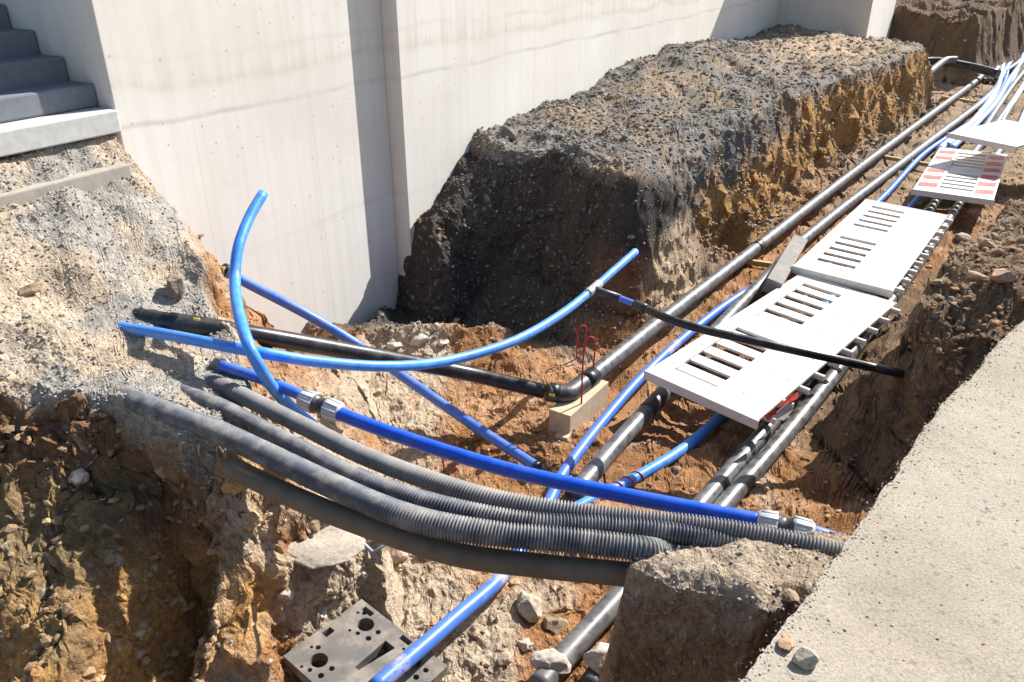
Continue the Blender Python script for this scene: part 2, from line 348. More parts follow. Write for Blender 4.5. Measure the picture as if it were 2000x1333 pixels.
def concrete_wall_mat():
    m, n, b = new_mat('cast_concrete'); co = objco(n)      # object space: x along wall, z up
    sep = n.nodes.new('ShaderNodeSeparateXYZ'); n.links.new(co, sep.inputs[0]); x, z = sep.outputs[0], sep.outputs[2]
    big = noise(n, .9, 5, .55, co)
    c = ramp(n, big.outputs[0], [(.3, (.655, .61, .55)), (.52, (.715, .68, .625)), (.75, (.755, .73, .69))]).outputs[0]
    # vertical streaks
    mp = n.nodes.new('ShaderNodeMapping'); mp.inputs['Scale'].default_value = (14, 14, .5); n.links.new(co, mp.inputs[0])
    st = noise(n, 1, 4, .6, mp.outputs[0]); c = mixc(n, ramp(n, st.outputs[0], [(.42, (0, 0, 0)), (.75, (.5, .5, .5))]).outputs[0], c, (.60, .565, .51))
    # wavy pour joints
    wv = noise(n, 1.1, 2, .5, co); off = math_(n, 'MULTIPLY', math_(n, 'SUBTRACT', wv.outputs[0], .5), .22)
    H = None; hs = []
    for zj, wdt, colr, am in ((.655, .018, (.46, .43, .40), .5), (.86, .035, (.54, .47, .38), .42), (1.02, .02, (.55, .5, .44), .35), (-.28, .02, (.55, .5, .45), .25)):
        dlt_ = math_(n, 'SUBTRACT', z, math_(n, 'ADD', math_(n, 'MULTIPLY', off, .5 if zj < .7 else 1.2), zj))
        band = math_(n, 'POWER', 2.718, math_(n, 'MULTIPLY', math_(n, 'POWER', math_(n, 'DIVIDE', math_(n, 'ABSOLUTE', dlt_), wdt), 2), -1))
        mod = ramp(n, noise(n, 1.7, 6, .7, co).outputs[0], [(.36, (.12, .12, .12)), (.64, (1, 1, 1))]); f = math_(n, 'MULTIPLY', band, math_(n, 'MULTIPLY', mod.outputs[0], am*1.25)); c = mixc(n, f, c, colr); hs.append(f)
        # runs above the joint
        if zj in (.86,):
            up = math_(n, 'MULTIPLY', math_(n, 'GREATER_THAN', dlt_, 0), math_(n, 'POWER', 2.718, math_(n, 'MULTIPLY', dlt_, -7)))
            f2 = math_(n, 'MULTIPLY', up, ramp(n, st.outputs[0], [(.45, (0, 0, 0)), (.7, (.8, .8, .8))]).outputs[0]); c = mixc(n, f2, c, (.60, .52, .41))
    # warmer, dirtier band between the joints
    # formwork seams
    md = math_(n, 'ABSOLUTE', math_(n, 'SUBTRACT', math_(n, 'FRACT', math_(n, 'DIVIDE', math_(n, 'ADD', x, 50.33), 1.02)), .5))
    seam = math_(n, 'MULTIPLY', math_(n, 'LESS_THAN', md, .004), math_(n, 'LESS_THAN', z, .66)); c = mixc(n, math_(n, 'MULTIPLY', seam, .3), c, (.45, .4, .36))
    # pits
    v = n.nodes.new('ShaderNodeTexVoronoi'); v.inputs['Scale'].default_value = 9; n.links.new(co, v.inputs['Vector'])
    pit = math_(n, 'LESS_THAN', v.outputs['Distance'], .07); c = mixc(n, math_(n, 'MULTIPLY', pit, .6), c, (.3, .28, .25))
    dirt = noise(n, 6, 7, .7, co); c = mixc(n, ramp(n, dirt.outputs[0], [(.55, (0, 0, 0)), (.8, (.35, .35, .35))]).outputs[0], c, (.5, .46, .4))
    n.links.new(c, b.inputs['Base Color']); b.inputs['Roughness'].default_value = .85; b.inputs['Specular IOR Level'].default_value = .2
    n1 = bump(n, big.outputs[0], .25, .01, None)
    bump(n, math_(n, 'ADD', hs[0], hs[1]), .5, -.004, b, n1)
    return m
M['wall'] = concrete_wall_mat()
M['stair_shade'] = plain('precast_concrete_shaded', (.17, .185, .21), .85, .2, .3, (.24, .24, .25), 6, .001, 60)  # stairs coloured dark and bluish to stand for the wall's shade
M['slabc'] = plain('slab_concrete', (.50, .50, .48), .85, .2, .3, (.45, .42, .38), 6, .001, 60)
M['footing'] = plain('footing_concrete', (.36, .325, .28), .9, .1, .6, (.42, .38, .32), 5, .003, 30)
def pave_mat():
    m, n, b = new_mat('sandy_concrete'); co = objco(n)
    g = noise(n, 2.2, 6, .6, co); c = ramp(n, g.outputs[0], [(.3, (.32, .276, .218)), (.52, (.37, .323, .258)), (.75, (.40, .352, .288))]).outputs[0]
    f = noise(n, 130, 5, .75, co); c = mixc(n, 1., c, ramp(n, f.outputs[0], [(.3, (.6, .58, .55)), (.5, (1, 1, 1)), (.72, (1.28, 1.27, 1.25))]).outputs[0], 'MULTIPLY')
    v = n.nodes.new('ShaderNodeTexVoronoi'); v.inputs['Scale'].default_value = 26; n.links.new(mixc(n, .035, co, noise(n, 60, 3, .6, co).outputs['Color']), v.inputs['Vector'])
    sp = math_(n, 'MULTIPLY', math_(n, 'LESS_THAN', math_(n, 'ADD', v.outputs['Distance'], math_(n, 'MULTIPLY', noise(n, 7, 2, .5, co).outputs[0], .35)), .345), .6); c = mixc(n, sp, c, (.20, .165, .14))
    n.links.new(c, b.inputs['Base Color']); b.inputs['Roughness'].default_value = .95; b.inputs['Specular IOR Level'].default_value = .1
    n1 = bump(n, g.outputs[0], .5, .02, None); bump(n, math_(n, 'SUBTRACT', noise(n, 90, 7, .7, co).outputs[0], math_(n, 'MULTIPLY', sp, .5)), .9, .004, b, n1); return m
M['pave'] = pave_mat()

# ------------------------------------------------------------------ object helpers
def link(name, me, mat=None, parent=None):
    o = bpy.data.objects.new(name, me); COL.objects.link(o)
    if mat is not None and me is not None: me.materials.append(mat)
    if parent is not None: o.parent = parent
    return o
def tag(o, label=None, cat=None, group=None, kind=None):
    if label: o['label'] = label
    if cat: o['category'] = cat
    if group: o['group'] = group
    if kind: o['kind'] = kind
    return o
def empty(name, label, cat, group=None, loc=(0, 0, 0)):
    o = bpy.data.objects.new(name, None); COL.objects.link(o); o.location = loc; o.empty_display_size = .1
    return tag(o, label, cat, group)
class MB:
    def __init__(s): s.v = []; s.f = []; s.sm = []
    def box(s, c, e, mat=None, bev=0):
        mat = mat or Matrix.Identity(4); b = len(s.v)
        for dx in (-1, 1):
            for dy in (-1, 1):
                for dz in (-1, 1): s.v.append(tuple(mat @ Vector((c[0]+dx*e[0], c[1]+dy*e[1], c[2]+dz*e[2]))))
        for q in ((0, 1, 3, 2), (4, 6, 7, 5), (0, 4, 5, 1), (2, 3, 7, 6), (0, 2, 6, 4), (1, 5, 7, 3)):
            s.f.append(tuple(b+i for i in q)); s.sm.append(False)
        return s
    def tube(s, pts, rad, seg=16, cap=True):
        """pts list of Vectors, rad number or list"""
        n = len(pts); rad = rad if hasattr(rad, '__len__') else [rad]*n; b = len(s.v)
        t0 = (pts[1]-pts[0]).normalized(); u = t0.orthogonal().normalized()
        for i in range(n):
            t = (pts[min(i+1, n-1)]-pts[max(i-1, 0)]).normalized()
            u = (u-t*u.dot(t)).normalized(); w_ = t.cross(u)
            for k in range(seg):
                a = 2*math.pi*k/seg; q = pts[i]+(u*math.cos(a)+w_*math.sin(a))*rad[i]; s.v.append((q.x, q.y, q.z))
        for i in range(n-1):
            for k in range(seg):
                k2 = (k+1) % seg; s.f.append((b+i*seg+k, b+i*seg+k2, b+(i+1)*seg+k2, b+(i+1)*seg+k)); s.sm.append(True)
        if cap:
            s.f.append(tuple(b+k for k in reversed(range(seg)))); s.f.append(tuple(b+(n-1)*seg+k for k in range(seg))); s.sm += [False, False]
        return s
    def build(s, name, mat, parent=None, bevel=0, seg=2):
        me = bpy.data.meshes.new(name); me.from_pydata(s.v, [], s.f); me.polygons.foreach_set('use_smooth', s.sm); me.update()
        o = link(name, me, mat, parent)
        if bevel:
            md = o.modifiers.new('bevel', 'BEVEL'); md.width = bevel; md.segments = seg; md.limit_method = 'ANGLE'; md.angle_limit = .6
        return o
def spline(pts, step=.03):
    out = []; n = len(pts)
    for i in range(n-1):
        p0 = pts[i-1] if i else pts[0]*2-pts[1]; p1 = pts[i]; p2 = pts[i+1]; p3 = pts[i+2] if i+2 < n else pts[-1]*2-pts[-2]
        m = max(2, int((p2-p1).length/step))
        # centripetal-like: tangents scaled by chord
        L = (p2-p1).length; t1 = (p2-p0)/max(1e-6, (p2-p1).length+(p1-p0).length)*L; t2 = (p3-p1)/max(1e-6, (p3-p2).length+(p2-p1).length)*L
        for k in range(m):
            t = k/m; a = 2*t**3-3*t**2+1; b_ = t**3-2*t**2+t; c = -2*t**3+3*t**2; d = t**3-t**2
            out.append(p1*a+t1*b_+p2*c+t2*d)
    out.append(pts[-1]); return out
def PX(lst): return [P(*q) for q in lst]
def at_len(path, f):
    """point & tangent at fraction f of a path"""
    L = [0]; 
    for a, b in zip(path, path[1:]): L.append(L[-1]+(b-a).length)
    t = f*L[-1]
    for i in range(len(L)-1):
        if L[i+1] >= t:
            k = (t-L[i])/max(1e-9, L[i+1]-L[i]); return path[i].lerp(path[i+1], k), (path[i+1]-path[i]).normalized()
    return path[-1], (path[-1]-path[-2]).normalized()
def nearest(path, q):
    i = min(range(1, len(path)-1), key=lambda k: (path[k]-q).length); return i

# ------------------------------------------------------------------ ground
idx = np.arange(NA*NR).reshape(NA, NR)
q = np.stack([idx[:-1, :-1], idx[1:, :-1], idx[1:, 1:], idx[:-1, 1:]], -1).reshape(-1, 4)
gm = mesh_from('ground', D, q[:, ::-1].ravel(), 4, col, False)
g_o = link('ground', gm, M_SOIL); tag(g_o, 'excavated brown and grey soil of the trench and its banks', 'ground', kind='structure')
P3 = D.reshape(NA, NR, 3)
azdeg = az
def ground_z(x, y):
    a = math.atan2(x, y); k = int(np.clip(np.searchsorted(azdeg, a), 0, NA-1)); r = math.hypot(x, y)
    c = P3[k]; return float(np.interp(r, np.hypot(c[:, 0], c[:, 1]), c[:, 2]))
far = MB(); far.box((0, 30, -3.2), (220, 220, .05)); fo = far.build('far_ground', plain('far_soil', (.28, .23, .17), .95, .1)); tag(fo, 'flat brown earth beyond the dig', 'ground', kind='structure')

# pavement: ragged-edged slab
pe = spline([Vector((x, y, 0)) for x, y in PAVE_EDGE], .012)
pts = []
nz = vnoise(np.array([[v.x, v.y, 0] for v in pe]), 9., 2); nz2 = vnoise(np.array([[v.x, v.y, 0] for v in pe]), 35., 3); nz3 = vnoise(np.array([[v.x, v.y, 0] for v in pe]), 90., 4)
inn = Vector((.72, -.69, 0))
NROW = 60; vs = []; 
for i, v in enumerate(pe):
    e = v+inn*(.020*nz[i, 0]*max(0, nz[i, 1]+.5)+.006*nz2[i, 0]+.004*nz3[i, 0])
    t_ = (pe[min(i+1, len(pe)-1)]-pe[max(i-1, 0)]).normalized(); nn = Vector((t_.y, -t_.x, 0))
    row = [e+Vector((0, 0, -.11))+nn*.012, e+Vector((0, 0, -.05))-nn*.004, e+Vector((0, 0, -.016))]
    for k in range(NROW):
        f = (k/(NROW-1)); dd = .004+f**2.2*5.0
        row.append(e+inn*dd+Vector((0, 0, 0)))
    vs += row
vs = np.array([tuple(v) for v in vs]); RW = NROW+3
hz = vnoise(vs, 3., 1)[:, 2]*.006+vnoise(vs, 14., 1)[:, 2]*.003
fade = np.tile(np.concatenate([[0, 0, 0], np.minimum(1, (np.linspace(0, 1, NROW)**2.2*5)/.05)]), len(pe)); vs[:, 2] += (hz*fade)
idp = np.arange(len(vs)).reshape(len(pe), RW)
qp = np.stack([idp[:-1, :-1], idp[1:, :-1], idp[1:, 1:], idp[:-1, 1:]], -1).reshape(-1, 4)
pv = link('pavement', mesh_from('pavement', vs, qp.ravel(), 4, None, True), M['pave']); tag(pv, 'sandy pale concrete pavement beside the trench', 'pavement', kind='structure')

# ------------------------------------------------------------------ building wall, stairs
wr = empty('concrete_wall', 'tall pale cast concrete building wall with a stepped corner and shadow strip', 'wall', loc=WO)
wr.rotation_euler = (0, 0, math.atan2(WS.y, WS.x))       # local x along the wall, local -y out of the wall
def wallpart(name, s0, s1, n0, n1, z0, z1, mat='wall', parent=wr, bevel=.006, label=None):
    m = MB(); m.box(((s0+s1)/2, -(n0+n1)/2, (z0+z1)/2), ((s1-s0)/2, abs(n1-n0)/2, (z1-z0)/2)); o = m.build(name, M[mat], parent, bevel)
    if label: o['label'] = label
    return o
wallpart('wall_section', -2.37, -.002, -2.6, -JUT, -1.9, 4.2, label='recessed left section of the wall beside the stairs')
wallpart('wall_section', 0, 12.4, -2.6, 0, -1.9, 4.2, label='long section of the wall standing proud')
wallpart('wall_section', 12.4+.003, 16.3, -2.6, 1.75, -1.9, 4.2, label='far section jutting forward towards the trench')
st = empty('staircase', 'precast concrete stairs climbing beside the wall, its shade put into their dark colour', 'stairs', loc=WO); st.rotation_euler = wr.rotation_euler
wallpart('landing_slab', -5.6, -2.385, -.75, -.10, .67, .79, 'slabc', st, .008)
for k in range(6):
    n0 = -.27-.215*k; z1 = .915+.127*k
    wallpart('step', -5.6, -2.376, n0-.60, n0, z1-.16 if k else .792, z1, 'stair_shade', st, .012)
ft = MB(); mt = Matrix.Translation(WO) @ Matrix.Rotation(math.atan2(WS.y, WS.x), 4, 'Z')
ft.box((-4.06, .14, .455), (1.60, .16, .072), mt); fo_ = ft.build('footing', M['footing'], None, .01); tag(fo_, 'rough pale concrete footing strip under the stair slab', 'footing')

# ------------------------------------------------------------------ pipes
def G(px, py, t0=1.2):
    x = (px-1000)/FPX; y = -(py-666.5)/FPX; dn = math.sin(PITCH)-y*math.cos(PITCH); fw = math.cos(PITCH)+y*math.sin(PITCH); t_ = t0
    while t_ < 25:
        if CAMH-dn*t_ <= ground_z(x*t_, fw*t_): break
        t_ += .01
    return t_, dn
def tuple_hit(px, py, k):
    t_, dn = G(px, py, 3.0); print('hit', px, py, t_, CAMH-dn*t_); return (px, py, CAMH-dn*t_*k)
def pipe_obj(name, lst, r, mat, parent=None, seg=20, step=.03, path=None):
    path = path or spline(PX(lst), step); return MB().tube(path, r, seg).build(name, mat, parent), path
def corrugated(name, lst, r, mat, pitch=.0118, depth=.0095):
    path = spline(PX(lst), .01)
    L = [0]
    for a, b in zip(path, path[1:]): L.append(L[-1]+(b-a).length)
    n = int(L[-1]/pitch*5); arr = np.array([tuple(v) for v in path]); s = np.linspace(0, L[-1], n)
    pts = [Vector(v) for v in np.stack([np.interp(s, L, arr[:, k]) for k in range(3)], 1)]
    pr = (0, 0, -1, -1, -.5)
    return MB().tube(pts, [r+depth*pr[i % 5] for i in range(n)], 26).build(name, mat)
def sleeve(path, i0, i1, r, name, mat, parent):
    return MB().tube([path[i] for i in range(i0, i1+1)], r, 24).build(name, mat, parent)

fz = FLOOR
# black pipe with elbow, then grey run up the trench
t = empty('elbowed_pipe', 'thick black pipe from the left bank, turning at an elbow over the timber block', 'pipe')
elb = P(1112, 772, -.93)
o, blackp = pipe_obj('pipe_arm', [(255, 618, -.01), (330, 630, -.03), (500, 655, -.16), (700, 690, -.42), (900, 727, -.75), (1062, 765, -.90)], .047, M['black_pipe'], t)
o['label'] = 'matte black arm rising to the left bank'
MB().tube([P(250, 617, -.008), P(262, 619, -.012), P(300, 624, -.022)], [.012, .040, .0485], 20).build('end_cap', M['cap'], t)
def nearp(path, px, py, z): return nearest(path, P(px, py, z))
i = nearp(blackp, 385, 638, -.04); sleeve(blackp, i-4, i+5, .051, 'coupling', M['sleeve'], t)
lb_ = MB(); lb_.box((0, 0, 0), (.018, .004, .007), Matrix.Translation(P(384, 624, .0)) @ Matrix.Rotation(-.25, 4, 'Z')); lb_.build('label_tag', M['tape_y'], t, .003)
o, p1 = pipe_obj('pipe_run', [(1135, 752, -.93), (1300, 620, -.97), (1480, 482, -1.0), (1700, 312, -1.0), (1905, 160, -1.0)], .056, M['grey_pipe'], t); o['label'] = 'dusty grey run along the trench'
ep = spline([P(1066, 766, -.905), P(1092, 770, -.925), P(1112, 768, -.93), P(1128, 757, -.93), P(1150, 741, -.93)], .012)
elo = MB().tube(ep, .058, 28).build('elbow', M['fitting_dark'], t)
MB().tube([P(1072, 766, -.91), P(1092, 769, -.92)], .0605, 28).build('collar', M['sleeve'], elo)
MB().tube([P(1140, 748, -.93), P(1160, 733, -.93)], .0605, 28).build('collar', M['sleeve'], elo)
for (a, b) in ((1480, 482),):
    i = nearp(p1, a, b, -1.0); sleeve(p1, i-2, i+2, .060, 'coupling', M['sleeve'], t)
b_ = MB(); b_.box((0, 0, 0), (.018, .004, .008), Matrix.Translation(P(1078, 772, -.88)) @ Matrix.Rotation(-.2, 4, 'Z')); b_.build('label_tag', M['tape_y'], elo)

# second grey pipe
t = empty('grey_pipe', 'dusty grey pipe right of the elbowed one, passing under the kerbstone', 'pipe')
o, p2 = pipe_obj('pipe_run', [(1120, 968, fz+.07), (1210, 862, fz+.07), (1290, 775, fz+.09), (1400, 645, fz+.10), (1500, 540, fz+.10), (1570, 468, fz+.10), (1740, 335, fz+.10), (1912, 205, fz+.12)], .054, M['grey_pipe'], t)
i = nearp(p2, 1275, 793, fz+.08); sleeve(p2, i-3, i+3, .058, 'coupling', M['sleeve'], t)  # dark band set where the crossing pipe's shadow falls, standing in for it
# third and fourth
o, p3 = pipe_obj('grey_pipe', [(1050, 1345, fz+.06), (1110, 1275, fz+.06), (1215, 1160, fz+.06), (1370, 985, fz+.05), (1500, 835, fz+.06), (1620, 690, fz+.07), (1760, 500, fz+.07), (1838, 380, fz+.08), (1925, 270, fz+.08), (1990, 180, fz+.08)], .052, M['grey_pipe']); tag(o, 'grey pipe from under the white barriers down to the mortar lump in the foreground', 'pipe')
o, p4 = pipe_obj('grey_pipe', [(1150, 1345, fz+.0), (1290, 1150, fz+.02), (1400, 1005, fz+.03), (1530, 855, fz+.07), (1640, 718, fz+.09), (1760, 560, fz+.09), (1888, 380, fz+.09), (1960, 285, fz+.09), (2020, 200, fz+.08)], .052, M['grey_pipe']); tag(o, 'outermost dusty grey pipe along the right bank, half buried at its near end', 'pipe')

# blue pipes
o, b1 = pipe_obj('blue_pipe', [(730, 1345, fz+.20), (800, 1285, fz+.18), (880, 1215, fz+.15), (985, 1120, fz+.10), (1070, 985, fz+.07), (1100, 925, fz+.06), (1180, 820, fz+.06), (1262, 728, fz+.07), (1360, 640, fz+.08), (1450, 575, fz+.09), (1590, 500, fz+.1), (1722, 388, fz+.1), (1800, 305, fz+.1), (1860, 262, fz+.1), (1915, 225, fz+.1), (1960, 165, fz+.12), (1975, 105, fz+.16)], .034, M['blue_dirty'])
tag(o, 'long mud smeared blue pipe crossing the perforated plate and running up the trench', 'pipe')
t = empty('blue_pipe', 'blue pipe curving under the nearest white barrier, red tape near its end', 'pipe')
o, b2 = pipe_obj('pipe_run', [(1090, 1012, fz+.05), (1150, 980, fz+.05), (1230, 940, fz+.05), (1330, 880, fz+.05), (1410, 812, fz+.05), (1480, 745, fz+.05), (1600, 610, fz+.05), (1720, 470, fz+.06), (1795, 385, fz+.08), (1850, 330, fz+.1)], .033, M['blue_light'], t)
i = nearp(b2, 1225, 942, fz+.05)
hel = [];
for k in range(60):
    f = k/59*10; j = i-5+int(f); a = k*.42; pt = b2[j].lerp(b2[j+1], f % 1); tt = (b2[j+1]-b2[j]).normalized(); u = tt.orthogonal().normalized(); hel.append(pt+(u*math.cos(a)+tt.cross(u)*math.sin(a))*.036)
MB().tube(hel, .004, 6).build('tape', M['red'], t)
t = empty('blue_pipe', 'straight dark blue pipe slanting down from the black wall sleeve to the trench floor', 'pipe')
o, b3 = pipe_obj('pipe_run', [(446, 533, -.25), (480, 552, -.31), (600, 615, -.52), (700, 675, -.76), (800, 745, -.90), (930, 835, -1.02), (1052, 915, -1.085)], .032, M['blue_dusty'], t)
MB().tube([P(436, 525, -.235), P(450, 534, -.258)], .040, 20).build('sleeve', M['cap'], t)
i = nearp(b3, 1040, 908, -1.09); sleeve(b3, len(b3)-2, len(b3)-1, .0335, 'end_cap', M['sleeve'], t)
o, b4 = pipe_obj('blue_pipe', [(514, 378, .48), (487, 425, .40), (465, 485, .30), (459, 545, .19), (466, 610, .14), (490, 685, .085), (524, 745, -.08), (552, 780, -.21), (580, 806, -.29), (615, 834, -.38)], .026, M['blue_light'])
tag(o, 'light blue pipe bending steeply upwards in front of the pale wall, open end in air', 'pipe')
# long curve with tee and crossing black branch
t = empty('blue_pipe', 'light blue pipe swept in a long curve over the black arm, ending beyond a tee', 'pipe')
o, b5 = pipe_obj('pipe_run', [(95, 618, -.12), (150, 626, -.055), (220, 637, -.02), (330, 655, .01), (480, 684, .03), (620, 707, -.08), (760, 716, -.20), (880, 704, -.32), (1000, 668, -.36), (1090, 618, -.38), (1150, 572, -.38), (1200, 528, -.36), (1241, 492, -.33)], .026, M['blue_light'], t)
i = nearp(b5, 1158, 566, -.38); sleeve(b5, i-3, i+3, .030, 'tee_collar', M['steel'], t)
MB().tube([b5[i]+Vector((0, 0, .004)), P(1172, 570, -.385), P(1212, 583, -.39)], [.024, .026, .024], 20).build('tee_branch', M['fitting_dark'], t)
MB().tube(spline([P(1208, 582, -.39), P(1236, 593, -.39), P(1262, 604, -.39)]), .020, 20).build('branch_pipe', M['blue_dusty'], t)
t = empty('crossing_pipe', 'slim black pipe crossing above the white barriers into the right bank', 'pipe')
o, cp = pipe_obj('pipe_run', [(1240, 594, -.39), (1330, 632, -.40), (1450, 662, -.43), (1600, 695, -.50), (1700, 717, -.60)]+[tuple_hit(1757, 730, .995), tuple_hit(1764, 732, 1.08)], .026, M['black_pipe'], t)
sleeve(cp, 0, 3, .029, 'collar', M['sleeve'], t)
# bright blue pipe with couplings
t = empty('coupled_blue_pipe', 'bright deep blue pipe with a grey screw coupling near each end, lying behind the conduits', 'pipe')
o, b6 = pipe_obj('pipe_run', [(640, 800, -.17), (760, 845, -.19), (870, 882, -.20), (1000, 920, -.21), (1150, 954, -.22), (1300, 984, -.22), (1490, 1020, -.22)], .0295, M['blue_deep'], t)
o, _ = pipe_obj('pipe_tail', [(430, 714, -.08), (520, 744, -.12), (600, 778, -.155), (640, 797, -.168)], .025, M['blue_dusty'], t); o['label'] = 'faded blue tail entering the left bank'
o, _ = pipe_obj('pipe_tail', [(1560, 1030, -.22), (1600, 1043, -.22), (1642, 1056, -.23), (1665, 1063, -.23)], .024, M['blue_dusty'], t); o['label'] = 'short faded blue tail at the pavement edge'
def coupling(a, b, r, par):
    """screw coupling: two hexagonal-ribbed nuts and a ribbed dark body"""
    c = empty('coupling_body', None, None); c.parent = par
    def seg_(f0, f1): return [a.lerp(b, f0), a.lerp(b, f1)]
    bd = MB(); A0, A1 = a.lerp(b, .34), a.lerp(b, .66); bd.tube([A0, A0.lerp(A1, .1), A0.lerp(A1, .12), A0.lerp(A1, .88), A0.lerp(A1, .9), A1], [r*1.06, r*1.06, r*.9, r*.9, r*1.06, r*1.06], 20)
    return bd, seg_
for a, b in ((P(588, 778, -.155), P(668, 808, -.175)), (P(1478, 1018, -.22), P(1590, 1042, -.22))):
    r = .041; ax = (b-a).normalized(); u = ax.orthogonal().normalized(); v_ = ax.cross(u)
    bd = MB(); A0, A1 = a.lerp(b, .36), a.lerp(b, .64); bd.tube([A0, A0.lerp(A1, .12), A0.lerp(A1, .14), A0.lerp(A1, .86), A0.lerp(A1, .88), A1], [r*1.02, r*1.02, r*.88, r*.88, r*1.02, r*1.02], 22)
    cb = bd.build('coupling_body', M['fitting_dark'], t)
    for f0, f1, f2, f3 in ((0, .05, .30, .36), (1, .95, .70, .64)):
        nut = MB(); nut.tube([a.lerp(b, f0), a.lerp(b, f1), a.lerp(b, f2), a.lerp(b, f3)], [r*.80, r*.98, r*1.08, r*1.08], 22)
        for k in range(10):
            an = 2*math.pi*k/10; dd = u*math.cos(an)+v_*math.sin(an); nut.tube([a.lerp(b, f1)+dd*r*.97, a.lerp(b, f3)+dd*r*1.07], .0045, 6)
        nut.build('coupling_nut', M['fitting'], cb)

# conduits
zc = -.13
o = corrugated('conduit', [(190, 745, -.20), (255, 779, -.085), (340, 812, -.065), (430, 846, -.09), (512, 884, -.12), (666, 957, -.15), (768, 1000, -.155), (850, 1024, -.16), (980, 1046, -.17), (1120, 1058, -.18), (1200, 1067, -.185), (1262, 1075, -.195), (1330, 1086, -.27)], .046, M['corr'])
tag(o, 'front corrugated black conduit, the thickest of the three, entering the earth ledge', 'conduit', None)
o = corrugated('conduit', [(350, 764, -.12), (395, 781, -.075), (440, 800, -.085), (512, 838, -.12), (666, 918, -.14), (768, 960, -.15), (871, 990, -.155), (1030, 1020, -.17), (1180, 1028, -.18), (1320, 1042, -.18), (1430, 1062, -.20), (1500, 1078, -.235), (1560, 1095, -.28)], .037, M['corr'])
tag(o, 'middle corrugated conduit between the other two, half sunk in the ledge', 'conduit')
o = corrugated('conduit', [(410, 745, -.12), (455, 765, -.07), (495, 784, -.085), (589, 831, -.13), (717, 893, -.14), (871, 949, -.15), (973, 977, -.16), (1100, 998, -.165), (1250, 1015, -.17), (1400, 1032, -.17), (1530, 1055, -.175), (1655, 1085, -.19)], .037, M['corr_dusty'])
tag(o, 'rear corrugated conduit next to the bright blue pipe, dustiest of the three', 'conduit')
o, _ = pipe_obj('mud_coated_tube', [(320, 830, -.25), (390, 876, -.25), (470, 922, -.25), (600, 983, -.26), (760, 1043, -.275), (900, 1085, -.29), (1050, 1105, -.29), (1180, 1118, -.29), (1290, 1128, -.29)], .042, M['muddy'])
tag(o, 'smooth mud coated tube slung directly under the front conduit', 'pipe')

# ------------------------------------------------------------------ barrier panels
def barrier(A, B, Dp, label, red=False, knobs=True, solid=False):
    """A near-left corner, B near-right corner, Dp far-left corner; lies in that plane"""
    ax = (Dp-A); L = ax.length; ax.normalize(); ay = (B-A); wv_ = ay.length; az_ = ax.cross(ay).normalized()
    if az_.z < 0: az_ = -az_
    ay = az_.cross(ax); ay = ay if ay.dot(B-A) > 0 else -ay; wv_ = (B-A).dot(ay)
    Mx = Matrix((ax.to_4d(), ay.to_4d(), az_.to_4d(), (0, 0, 0, 1))).transposed(); Mx[3][0] = Mx[3][1] = Mx[3][2] = 0; Mx[3][3] = 1
    for r_ in range(3): Mx[r_][3] = A[r_]
    t = empty('barrier_panel', label, 'barrier', 'plastic barrier panels laid over the pipes'); t.matrix_world = Mx
    fr = MB(); TH = .012
    # long rails: left narrow, right wide; two bar fields separated by a cross rail
    l0, l1 = (.30*wv_, .72*wv_) if red else (.14*wv_, .54*wv_)
    fr.box((L/2, l0/2, 0), (L/2, l0/2, TH)); fr.box((L/2, (l1+wv_)/2, 0), (L/2, (wv_-l1)/2, TH))
    for c0, c1 in ((0, .07*L), (.93*L, L)) if solid else ((0, .07*L), (.44*L, .56*L), (.93*L, L)): fr.box(((c0+c1)/2, (l0+l1)/2, .0), ((c1-c0)/2-.0005, (l1-l0)/2+.001, TH-.001))
    fr.box((-.004, wv_/2, -.016), (.008, wv_/2+.01, .032)); fr.box((L+.004, wv_/2, -.016), (.008, wv_/2+.01, .032))
    f_ = fr.build('frame', M['white'], t, .004)
    if solid: fr = MB(); fr.box((L/2, (l0+l1)/2, 0), (L*.43, (l1-l0)/2-.001, TH-.002)); fr.build('board', M['white'], t)
    for fld in (() if solid else (0, 1)):
        s0 = .07*L if fld == 0 else .56*L; ln = .37*L
        for k in range(5):
            c = s0+ln*(k+.0+.5)/5
            bb = MB(); bb.box((c, (l0+l1)/2, -.012), (ln/5*.31, (l1-l0)/2, .010)); bb.build('bar', M['white'], f_, .006)
    hm = None
    for k in range(6):
        for yy in (.085*wv_, .74*wv_, .90*wv_):
            if hm is None: ho = MB(); ho.tube([Vector((0, 0, -.001)), Vector((0, 0, .0015))], .008, 10); o_ = ho.build('rivet', M['block'], f_); hm = o_.data
            else: o_ = link('rivet', hm, None, f_)
            o_.location = (L*(k+.6)/6.3, yy, TH)
    if knobs:
        nk = 10
        for k in range(nk):
            c = .05*L+k*(.92*L)/(nk-1); m_ = MB(); m_.tube([Vector((c, wv_-.01, -.02)), Vector((c, wv_+.065, -.02))], .022, 16); m_.build('peg', M['white'], t, .003)
    if red:
        for (ya, yb, ks) in ((.03, .27, (1, 3, 5, 9, 11)), (.75, .97, (1, 3, 5, 7, 9, 11))):
            for k in ks:
                m_ = MB(); x0 = L*k/13; x1 = L*(k+1)/13; z_ = TH+.003; sk = .02*L
                m_.v = [(x0, ya*wv_, z_), (x1, ya*wv_, z_), (x1+sk, yb*wv_, z_), (x0+sk, yb*wv_, z_)]; m_.f = [(0, 1, 2, 3)]; m_.sm = [False]
                m_.build('red_stripe', M['red'], t)
    return t
zb = -.86
barrier(P(1262, 728, zb), P(1490, 815, zb-.04), P(1562, 537, zb), 'nearest white barrier panel, crossed by the slim black pipe, torn foil at its corner')
barrier(P(1548, 522, zb+.05), P(1742, 572, zb+.02), P(1690, 392, zb+.05), 'middle white plastic barrier panel overlapping the nearest one, clean and bright, without red marks')
